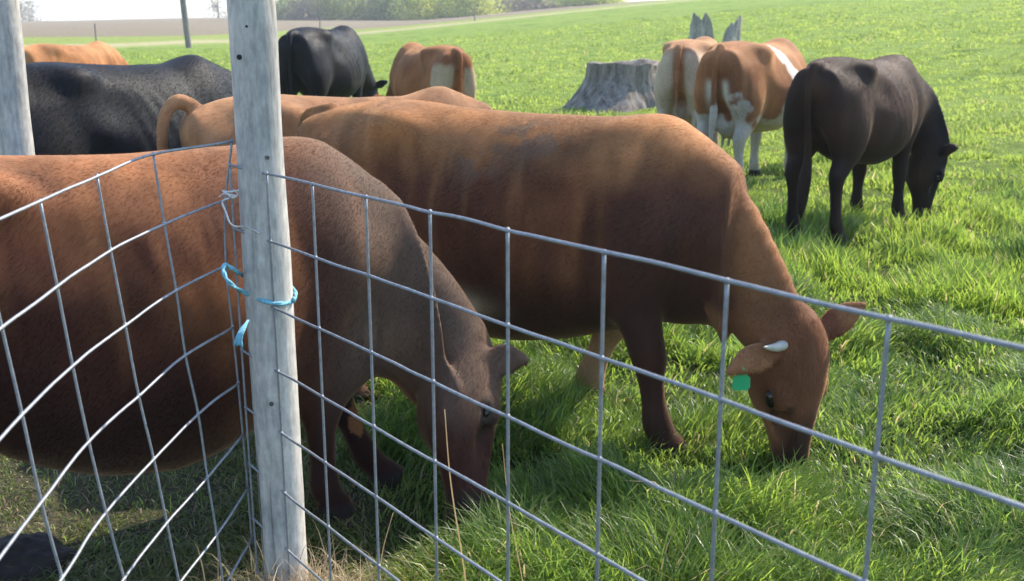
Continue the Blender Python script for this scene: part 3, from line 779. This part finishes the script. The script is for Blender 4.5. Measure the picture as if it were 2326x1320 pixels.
gp = at_dist(1618, 150, 24.); gp[2] = float(ground_z(gp[:1], gp[1:2])[0])
def prong_f(a):
    aa = (a+math.pi) % (2*math.pi)-math.pi
    return .45+.55*np.exp(-((aa+2.35)/.62)**6)*(1-.10*(np.abs(np.sin(a*6.5+1)))) + .45*np.exp(-((aa+.75)/.62)**6)*(1+.35*(aa+.75)) + .03*np.sin(a*9)+.02*np.sin(a*23)
pz = at_dist(1592, 30, gp[1])[2]-gp[2]
M_prong = wood_material('bleached dead wood', [(.3, (.16, .14, .12)), (.5, (.36, .325, .29)), (.75, (.52, .48, .43))], 1.0, 7)
stump(gp, .8, .57, pz, 'grey hollow broken tree trunk with two jagged upright prongs behind the tan cows', prongs=prong_f, seed=5, cat='tree trunk', mat=M_prong)

# ------------------------------------------------------------------ cattle
def gz(x, y): return float(hill(np.array([x]), np.array([y]))[0])
def px_x(px, d, z=.9): return (px-1163)/FPX*(d*cp+(H-z)*sp)

def pale_b(c, V, N, U, hd, Vh, Wh, n):      # pale udder patch, dark nose bridge
    p = np.exp(-(((V[:, 0]+.22)/.14)**2+((V[:, 2]-.53)/.05)**2)); c = mixc(c, [.62, .48, .32], np.clip(p*1.2, 0, .9))
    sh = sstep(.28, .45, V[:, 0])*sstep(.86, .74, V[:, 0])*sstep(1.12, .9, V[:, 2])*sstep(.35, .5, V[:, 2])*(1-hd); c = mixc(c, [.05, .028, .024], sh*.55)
    hc = hd*sstep(.40, .2, U); c = mixc(c, [.19, .078, .04], hc*.6)
    br = hd*sstep(.20, .34, U)*sstep(.062, .03, np.abs(Wh+.012))*(Vh > -.07); c = mixc(c, [.028, .017, .015], np.clip(br, 0, .85))
    c = mixc(c, [.03, .018, .015], hd*sstep(.36, .46, U)*.7)
    tl = hd*np.exp(-(((np.abs(Wh)-.075)/.016)**2))*sstep(.2, .22, U)*sstep(.36, .28, U)*(Vh > -.07); c = mixc(c, [.03, .017, .014], np.clip(tl, 0, .8))
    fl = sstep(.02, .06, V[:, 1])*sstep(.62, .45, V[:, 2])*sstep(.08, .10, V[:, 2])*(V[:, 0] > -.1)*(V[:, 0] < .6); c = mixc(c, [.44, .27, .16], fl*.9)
    for q in ((.08, -.2, 1.16, .10), (-.12, -.22, 1.06, .09), (-.02, -.15, 1.2, .07)):
        g_ = np.exp(-(((V-np.array(q[:3]))/q[3])**2).sum(1))*sstep(.45, .6, fbm(V, 14, 71)); c = mixc(c, [.13, .09, .065], np.clip(g_*1.1, 0, .6))
    return c
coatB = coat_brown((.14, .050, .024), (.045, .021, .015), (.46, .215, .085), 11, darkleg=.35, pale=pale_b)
LB = (.60, -.83)
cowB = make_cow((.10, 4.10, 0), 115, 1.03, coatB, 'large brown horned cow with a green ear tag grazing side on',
    vox=.0095, fur=560000, horns=((.25, 1, .2, 0, .02), (-.02, 1, .1, .12, .020)), belly=.06, udder=.6, st=1.13, deep=.065, brisket=.06, hw=1.12, hl=1.06, seed=3, thick=1.26, folds=2, eye=1.25, ear_len=(.195, .245), eartag=((.9, .42, 0), (.05, 0, 1)),
    legs=dict(fr=(.12, 0, 0), fl=(-.32, .1, 0)), ear_up=(.25, -.85, .4),
    neck=[(.44, 0, .96, .15, .25), (.67, -.03, .84, .11, .20), (.84, -.10, .66, .09, .165), (.95, -.15, .53, .09, .12)],
    head=((1.055, -.15, .52), (.03, .05, -1), (.85, -.53, .2)), ears=((.5, .9, .35), (-.10, -1.0, .05)))
def pale_a(c, V, N, U, hd, Vh, Wh, n):
    g_ = np.clip(sstep(.30, .62, V[:, 0]+.15*(n-.5)), 0, 1)*sstep(.25, .5, V[:, 2]); c = mixc(c, [.115, .080, .060], g_*.8)
    w = np.exp(-(((V-np.array([.62, -.05, .60]))/np.array([.12, .2, .10]))**2).sum(1)); c = mixc(c, [.24, .15, .10], np.clip(w, 0, .6)*sstep(.48, .56, V[:, 2])*sstep(.4, .6, fbm(V*np.array([4, 1, 1]), 5, 12)))
    return mixc(c, [.02, .015, .013], np.clip(hd*sstep(.40, .46, U), 0, .8))
coatA = coat_brown((.070, .023, .014), (.028, .012, .011), (.33, .14, .06), 5, sunlit_z=(1.10, 1.27), darkleg=.6, pale=pale_a)
cowA = make_cow((-1.05, 3.0, 0), 50, 1.015, coatA, 'nearest brown cow grazing against the fence behind the thick corner post', vox=.0095, fur=560000,
    horns=((.4, .4, .9, .05, .02), (.4, .4, .9, .06, .022)), belly=.09, deep=.08, arm=1.1, udder=0, seed=9, thick=1.1, hw=1.1,  ear_up=(-.57, -.83, .3), folds=3, brisket=.13, eye=.6, st=1.08,
    legs=dict(fl=(.28, -.2, 0), hr=(-.08, 0, 0)),
    neck=[(.44, 0, .96, .15, .25), (.64, -.05, .84, .115, .20), (.77, -.15, .65, .115, .195), (.86, -.235, .52, .105, .165)],
    head=((.95, -.31, .48), (-.35, -.463, -.80), (.935, -.16, -.25)), hl=1.05, ear_len=.135, ears=((.75, .3, .75), (-.05, -.5, .9)))
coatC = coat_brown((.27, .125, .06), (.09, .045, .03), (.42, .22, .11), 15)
make_cow((-.82, 5.5, 0), 64, 1.0, coatC, 'light brown cow behind the large brown one, its tail raised left of the corner post', vox=.012, fur=260000, hair=.013,
    tail=[(-.80, 0, 1.2, .035, .035), (-.87, 0, 1.225, .032, .03), (-.935, 0, 1.15, .026, .026), (-.955, 0, 1.0, .022, .022), (-.955, 0, .8, .02, .02), (-.95, .01, .55, .03, .03), (-.95, .01, .4, .006, .006)])
make_cow((-2.35, 6.5, 0), 33, 1.10, coat_black(3), 'black cow with a sharp hip bone grazing between the left post and the corner post', mat=M_black, ribs=1, vox=.012, fur=260000, hair=.016)
make_cow((-2.40, 14.0, 0), 14, 1.22, coat_black(7), 'black cow standing farther back, its hips just right of the corner post', mat=M_black, ribs=1, fur=90000, hair=.024)
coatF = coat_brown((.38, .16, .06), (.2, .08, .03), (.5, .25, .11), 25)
make_cow((-5.7, 14.0, 0), 20, 1.06, coatF, 'orange brown cow whose back shows above the black cow by the left post', fur=60000, hair=.022)
def pale_g(c, V, N, U, hd, Vh, Wh, n):
    n4 = (fbm(V, 10, 87)-.5)*.16; p = sstep(-.68, -.73, V[:, 0]+n4)*sstep(1.06, 1.0, V[:, 2]+n4)*sstep(.04, .07, np.abs(V[:, 1])); return mixc(c, [.50, .40, .27], p*.8)
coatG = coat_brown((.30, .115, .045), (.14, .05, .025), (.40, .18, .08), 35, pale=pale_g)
make_cow((-.98, 12.6, 0), -26, 1.07, coatG, 'small orange brown cow with cream thighs standing alone in front of the far grass', fur=70000, hair=.022)
def pale_h(c, V, N, U, hd, Vh, Wh, n):
    p = sstep(-.5, -.66, V[:, 0])*sstep(1.2, 1.08, V[:, 2])*sstep(.03, .08, np.abs(V[:, 1])); c = mixc(c, [.55, .46, .34], p*.85)
    p = sstep(.75, .5, V[:, 2]); return mixc(c, [.5, .44, .35], p*.6)
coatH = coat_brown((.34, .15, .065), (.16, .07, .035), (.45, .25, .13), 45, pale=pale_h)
make_cow((1.97, 11.6, gz(1.97, 11.6)), 20, 1.07, coatH, 'tan and cream cow seen from behind, left of the white banded cow', fur=80000, hair=.020, vox=.013, legy=1.1, udder=1)
def pale_i(c, V, N, U, hd, Vh, Wh, n):
    n4 = fbm(V, 12, 88)-.5; q = V[:, 0]+.10*np.sin(V[:, 2]*7)+.15*(n-.5)+.16*n4
    band = sstep(.095, .075, np.abs(q-.02))*sstep(.65, .85, V[:, 2]+.3*n4); c = mixc(c, [.66, .62, .56], np.clip(band*1.6, 0, 1))
    p = sstep(.70, .66, V[:, 2]+.35*(n-.5)+.2*n4); c = mixc(c, [.5, .46, .4], p*.85)
    p = sstep(-.7, -.8, V[:, 0])*np.exp(-(np.abs(np.abs(V[:, 1])-.07)/.03)**2)*sstep(.98, .9, V[:, 2]); return mixc(c, [.6, .55, .45], p)
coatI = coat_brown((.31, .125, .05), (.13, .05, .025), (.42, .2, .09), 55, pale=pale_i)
make_cow((2.31, 10.13, gz(2.3, 10.1)), 35, 1.08, coatI, 'orange brown cow with a white band behind the ribs, seen from behind between two others', fur=100000, hair=.018, vox=.012, legy=1.15, udder=1, width=1.15, thick=1.12,
    tail=[(-.80, 0, 1.2, .035, .035), (-.87, 0, 1.12, .026, .026), (-.895, 0, .95, .02, .02), (-.89, 0, .8, .02, .02), (-.88, 0, .68, .03, .03), (-.88, .01, .5, .02, .02), (-.88, .01, .36, .006, .006)])
coatJ = coat_brown((.060, .030, .020), (.014, .011, .010), (.085, .05, .035), 65, darkleg=.1)
def cJ(V, N, U, hd, Vh, Wh):
    c = coatJ(V, N, U, hd, Vh, Wh); return mixc(c, [.010, .010, .012], np.clip(sstep(.55, .8, V[:, 0])+sstep(-.84, -.87, V[:, 0]), 0, .95))
make_cow((2.58, 7.93, gz(2.6, 7.9)), 42, 1.03, cJ, 'dark blackish brown cow grazing with its head down at the right of the herd', mat=M_dusk, hl=1.15, ribs=.5, fur=160000, hair=.018, width=1.0, belly=-.01, thick=1.15, ear_len=.14, seed=4, vox=.012, legy=1.1, st=.93,
    neck=[(.46, 0, 1.0, .15, .25), (.62, -.07, .88, .11, .2), (.73, -.18, .70, .09, .16), (.77, -.25, .58, .08, .12)], head=((.80, -.29, .56), (.02, .05, -1), (.75, -.5, .2)),
    tail=[(-.76, 0, 1.2, .04, .035), (-.86, 0, 1.17, .03, .03), (-.885, .01, 1.0, .022, .022), (-.88, 0, .8, .02, .02), (-.87, -.01, .6, .024, .024), (-.87, .0, .45, .040, .036), (-.87, .01, .3, .034, .03), (-.87, .01, .18, .008, .008)])

# ------------------------------------------------------------------ wire panels
def panel(name, nodes, label, r_=.0034):
    """nodes[(k, row)] -> point; every wire is a part"""
    ks = sorted({k for k, _ in nodes}); rows = sorted({q for _, q in nodes})
    e = empty(name, (0, 0, 0)); o_ = nodes[(ks[0], rows[0])].copy(); o_[2] = 0; e.location = o_; tag(e, label, 'wire fence')
    for q in rows:
        P = np.array([nodes[(k, q)] for k in ks if (k, q) in nodes])
        if len(P) < 2: continue
        c = catmull(P, 8); c = c + (np.stack([fbm(c, 5, 80+i) for i in range(3)], -1)-.5)*.008
        v, f = tube(c-o_, r_, 8); mesh_np('horizontal_wire', v, f, M_wire, e)
    for k in ks:
        P = np.array([nodes[(k, q)] for q in rows if (k, q) in nodes])
        if len(P) < 2: continue
        away = P-np.array([0, 0, H]); away /= np.linalg.norm(away, axis=1)[:, None]
        c = catmull(P+away*r_*1.5, 6); v, f = tube(c-o_, r_*.92, 8)
        geo = [(v, f)]
        for p in P:                                  # weld swellings
            v2, f2 = uvsphere(p+away[0]*r_*.8-o_, r_*1.45, None, 6); geo.append((v2, f2))
        v, f = join_geo(geo); mesh_np('vertical_wire', v, f, M_wire, e)
    return e

s_ = .253; p0 = np.array([-.460, 2.418, H-.365]); az_ = 2.503; sl_ = .016
dvec = np.array([math.sin(az_)*math.cos(sl_), math.cos(az_)*math.cos(sl_), math.sin(sl_)])
right = {}
for k in range(-2, 10):
    for q in range(0, 8):
        p = p0 + dvec*s_*k + np.array([0, 0, -1])*s_*.683*q
        if k < 0:
            v = p-np.array([0, 0, H]); dep = v @ np.array([0, cp, -sp]); px = 1163+FPX*v[0]/dep; py = 660-FPX*(v @ np.array([0, sp, cp]))/dep
            if k == -1: 
                t = on_post(px, py); d2 = t-np.array([0, 0, H]); p = np.array([0, 0, H])+d2*(1-.012/np.linalg.norm(d2))
            else:
                px = 522+q*9; p = at_depth(px, py, 2.66+.043*q)
        right[(k, q)] = p
panel('mesh_fence', right, 'galvanised wire mesh panel running right from the corner post toward the viewer')
LP = {0: ([(527, 320), (513, 452), (513, 602), (528, 742), (541, 870), (552, 990), (563, 1110), (572, 1225)], 2.655),
      1: ([(348, 350), (373, 507), (400, 659), (421, 806), (450, 940), (471, 1084), (492, 1215), (508, 1335)], 2.49),
      2: ([(220, 399), (251, 567), (284, 737), (315, 899), (349, 1042), (379, 1189), (407, 1325), (430, 1450)], 2.30),
      3: ([(91, 457), (130, 652), (165, 832), (202, 1005), (241, 1166), (282, 1316), (318, 1460), (350, 1590)], 2.08),
      4: ([(-48, 522), (4, 744), (50, 941), (94, 1142), (141, 1312), (188, 1470), (230, 1620), (268, 1760)], 1.86),
      5: ([(-195, 598), (-135, 850), (-80, 1085), (-25, 1300), (28, 1490), (85, 1660), (130, 1820), (170, 1960)], 1.64)}
left = {(-k, q): at_depth(p[0], p[1], z+.043*q) for k, (ps, z) in LP.items() for q, p in enumerate(ps)}
panel('mesh_fence', left, 'bulging galvanised wire mesh panel curving left from the corner post toward the viewer')

# twine and tie wire
def off_post(px, py, k=.006):
    t = on_post(px, py); d2 = t-np.array([0, 0, H]); return np.array([0, 0, H])+d2*(1-k/np.linalg.norm(d2))
def around(a0, a1, z0, z1, r_, n=10):
    out = []
    for i in range(n):
        t = i/(n-1); a = a0+(a1-a0)*t; z = z0+(z1-z0)*t; c = PB+ax_*((z-PB[2])/ax_[2]); out.append(c+np.array([math.cos(a)*r_, math.sin(a)*r_, 0]))
    return out
zt = on_post(600, 690)[2]
pts = [at_depth(530, 612, 2.66), at_depth(511, 602, 2.63), at_depth(508, 618, 2.61), at_depth(524, 645, 2.60)] + [off_post(x, y, .009) for x, y in ((562, 668), (600, 684), (640, 690), (664, 685))]
pts += around(-.2, 3.0, on_post(664, 683)[2]+.006, on_post(600, 640)[2], .069, 8) + [at_depth(530, 612, 2.66)]
T1 = catmull(np.array(pts), 5)
tw = empty('baling_twine', PB); tag(tw, 'blue twine looped round the corner post and the end of the left panel', 'twine')
geo = []
for ph in (0, math.pi):
    i = np.arange(len(T1)); o3 = np.stack([np.cos(i*.9+ph), np.sin(i*.9+ph)*.5, np.sin(i*.9+ph)], -1)*.0022
    geo.append(tube(T1+o3-PB, .0040, 6))
v, f = join_geo(geo); mesh_np('loop', v, f, M_twine, tw)
geo = []
for j in range(9):
    a = at_depth(563+rng.normal(0, 1), 728, 2.66); b = at_depth(548+rng.normal(0, 3), 755, 2.62); c = at_depth(539+rng.normal(0, 5), 785+rng.normal(0, 5), 2.62)
    geo.append(tube(catmull(np.array([a, b, c]), 4)-PB, .0026, 5))
v, f = join_geo(geo); mesh_np('frayed_end', v, f, M_twine, tw)
geo = []
Wp = [at_depth(545, 432, 2.66), at_depth(520, 436, 2.63), at_depth(506, 434, 2.62), at_depth(520, 442, 2.62), at_depth(536, 446, 2.64), at_depth(515, 452, 2.61), at_depth(505, 460, 2.61), at_depth(513, 482, 2.61), at_depth(527, 512, 2.61), off_post(560, 516, .008), off_post(590, 530, .008)]
v, f = tube(catmull(np.array(Wp), 5)-PB, .0026, 7)
W2 = [at_depth(498, 448, 2.62), at_depth(512, 440, 2.61), at_depth(528, 450, 2.62), at_depth(540, 440, 2.65), at_depth(530, 432, 2.66)]
v2, f2 = tube(catmull(np.array(W2), 5)-PB, .0022, 6)
v, f = join_geo([(v, f), (v2, f2)]); o = mesh_np('tie_wire', v, f, M_tie); o.location = PB; tag(o, 'twisted pale tie wire fastening the panel end to the corner post', 'wire tie')

# ------------------------------------------------------------------ small growth at the fence
M_straw = grass_material('dry straw')
n = 1300; cx, cy = PB[0], PB[1]
x = cx+.06+rng.normal(0, .10, n); y = cy-.10+rng.normal(0, .07, n); keep = (x-cx)**2+(y-cy)**2 > .064**2; x, y = x[keep], y[keep]; n = len(x)
col = np.array([.40, .33, .22])*rng.uniform(.6, 1.25, (n, 1))
V, F, cc = blades(x, y, rng.uniform(.07, .26, n), np.full(n, .0032)*rng.uniform(.6, 1.4, n), rng.gamma(3, .22, n)+.15, rng.uniform(-3, 3, n), col, rng.normal(0, .8, n), seg=4)
o = mesh_np('dry_grass', V, F, M_straw, None, True, cc); tag(o, 'tuft of dead straw coloured grass round the foot of the corner post', 'dry grass', None, 'stuff')
def stalk(px0, py0, px1, py1, Z0, label, r_=.0026, head=True):
    b = at_dist(px1, py1, Z0); b[2] = 0 if b[2] > 0 else b[2]; t = at_dist(px0, py0, Z0+.04); b = t+(at_dist(px1, py1, Z0)-t)*1.0
    d = b-t; b = t+d*((t[2]-0.0)/(t[2]-b[2]))
    c = catmull(np.array([b, b*.6+t*.4+[.006, 0, 0], b*.25+t*.75-[.004, 0, 0], t]), 8)
    v, f = tube(c-b, np.linspace(r_, r_*.35, len(c)), 6)
    o = mesh_np('dry_stalk', v, f, M_straw, None, True, np.repeat([[.50, .42, .28]], len(v), 0)); o.location = b; tag(o, label, 'grass stalk', 'dry stalks standing by the right panel')
stalk(1010, 930, 1052, 1320, 2.28, 'tallest pale dry stalk, in front of the nearest grazing muzzle')
stalk(1141, 1008, 1183, 1320, 2.25, 'thin pale dry stalk just right of the tallest stalk', .0016)
stalk(893, 1165, 857, 1320, 2.45, 'short dry stalk leaning right, nearest the corner post', .002)
# dandelion
q = at_ground(405, 1062, .05); g = at_ground(405, 1075, .0)
q = np.array([q[0], q[1], .075]); base = np.array([q[0], q[1], float(ground_z(q[:1], q[1:2])[0])])
dd = empty('dandelion', base); tag(dd, 'small yellow dandelion in the short grass behind the left panel', 'flower')
v, f = tube(np.array([[0, 0, 0], [.003, 0, .035], [0, 0, q[2]-base[2]]]), .0018, 6); mesh_np('stem', v, f, plain('dandelion stem', (.1, .2, .05)), dd)
geo = []
for i in range(60):
    a = rng.uniform(0, 6.28); t = rng.uniform(0, 1.3); L_ = .014; d = np.array([math.cos(a)*math.sin(t), math.sin(a)*math.sin(t), math.cos(t)]); s2 = np.cross(d, [0.3, .2, 1]); s2 /= np.linalg.norm(s2)
    o0 = np.array([0, 0, q[2]-base[2]]); geo.append((np.array([o0-s2*.001, o0+s2*.001, o0+d*L_+s2*.0016, o0+d*L_-s2*.0016]), np.array([[0, 1, 2, 3]])))
v, f = join_geo(geo); mesh_np('petals', v, f, plain('dandelion yellow', (.75, .55, .02), amt=.1), dd, False)
# dark clod at the lower left
c0 = at_ground(40, 1290, 0); c0[2] = -.02
a = np.linspace(0, math.pi/2, 30); b_ = np.arange(60)*2*math.pi/60
S = np.stack([np.cos(a)[:, None]*np.cos(b_), np.cos(a)[:, None]*np.sin(b_), np.sin(a)[:, None]*np.ones(60)], -1).reshape(-1, 3)
S = S*(.75+.6*fbm(S, 2.2, 91))[:, None]*(1+.12*(fbm(S, 12, 92)-.5))[:, None]*np.array([.17, .13, .10])
i = np.arange(29)[:, None]*60; j = np.arange(60)[None]; j2 = (j+1) % 60
o = mesh_np('dung_heap', S, np.stack([i+j, i+j2, i+60+j2, i+60+j], -1).reshape(-1, 4), plain('dark damp dung', (.028, .018, .014), .8, nscale=14, amt=.5, bump=1))
o.location = c0; tag(o, 'dark brown dung heap on the ground in the lower left corner', 'dung')

# ------------------------------------------------------------------ thin summer haze over the fields
hv = np.array([[x_, y_, z_] for z_ in (-2., 26.) for y_ in (-1700., 1700.) for x_ in (-1700., 1700.)])
hf = np.array([[0, 2, 3, 1], [4, 5, 7, 6], [0, 1, 5, 4], [2, 6, 7, 3], [0, 4, 6, 2], [1, 3, 7, 5]])
mh = bpy.data.materials.new('thin haze'); mh.use_nodes = True; nt = mh.node_tree; nt.nodes.clear()
pv = nt.nodes.new('ShaderNodeVolumePrincipled'); pv.inputs['Color'].default_value = (.92, .95, 1, 1); pv.inputs['Density'].default_value = .0007; pv.inputs['Anisotropy'].default_value = .3
ou = nt.nodes.new('ShaderNodeOutputMaterial'); nt.links.new(pv.outputs[0], ou.inputs['Volume'])
hz = mesh_np('haze', hv, hf, mh, None, False); tag(hz, 'pale thin haze over the fields', None, None, 'stuff')
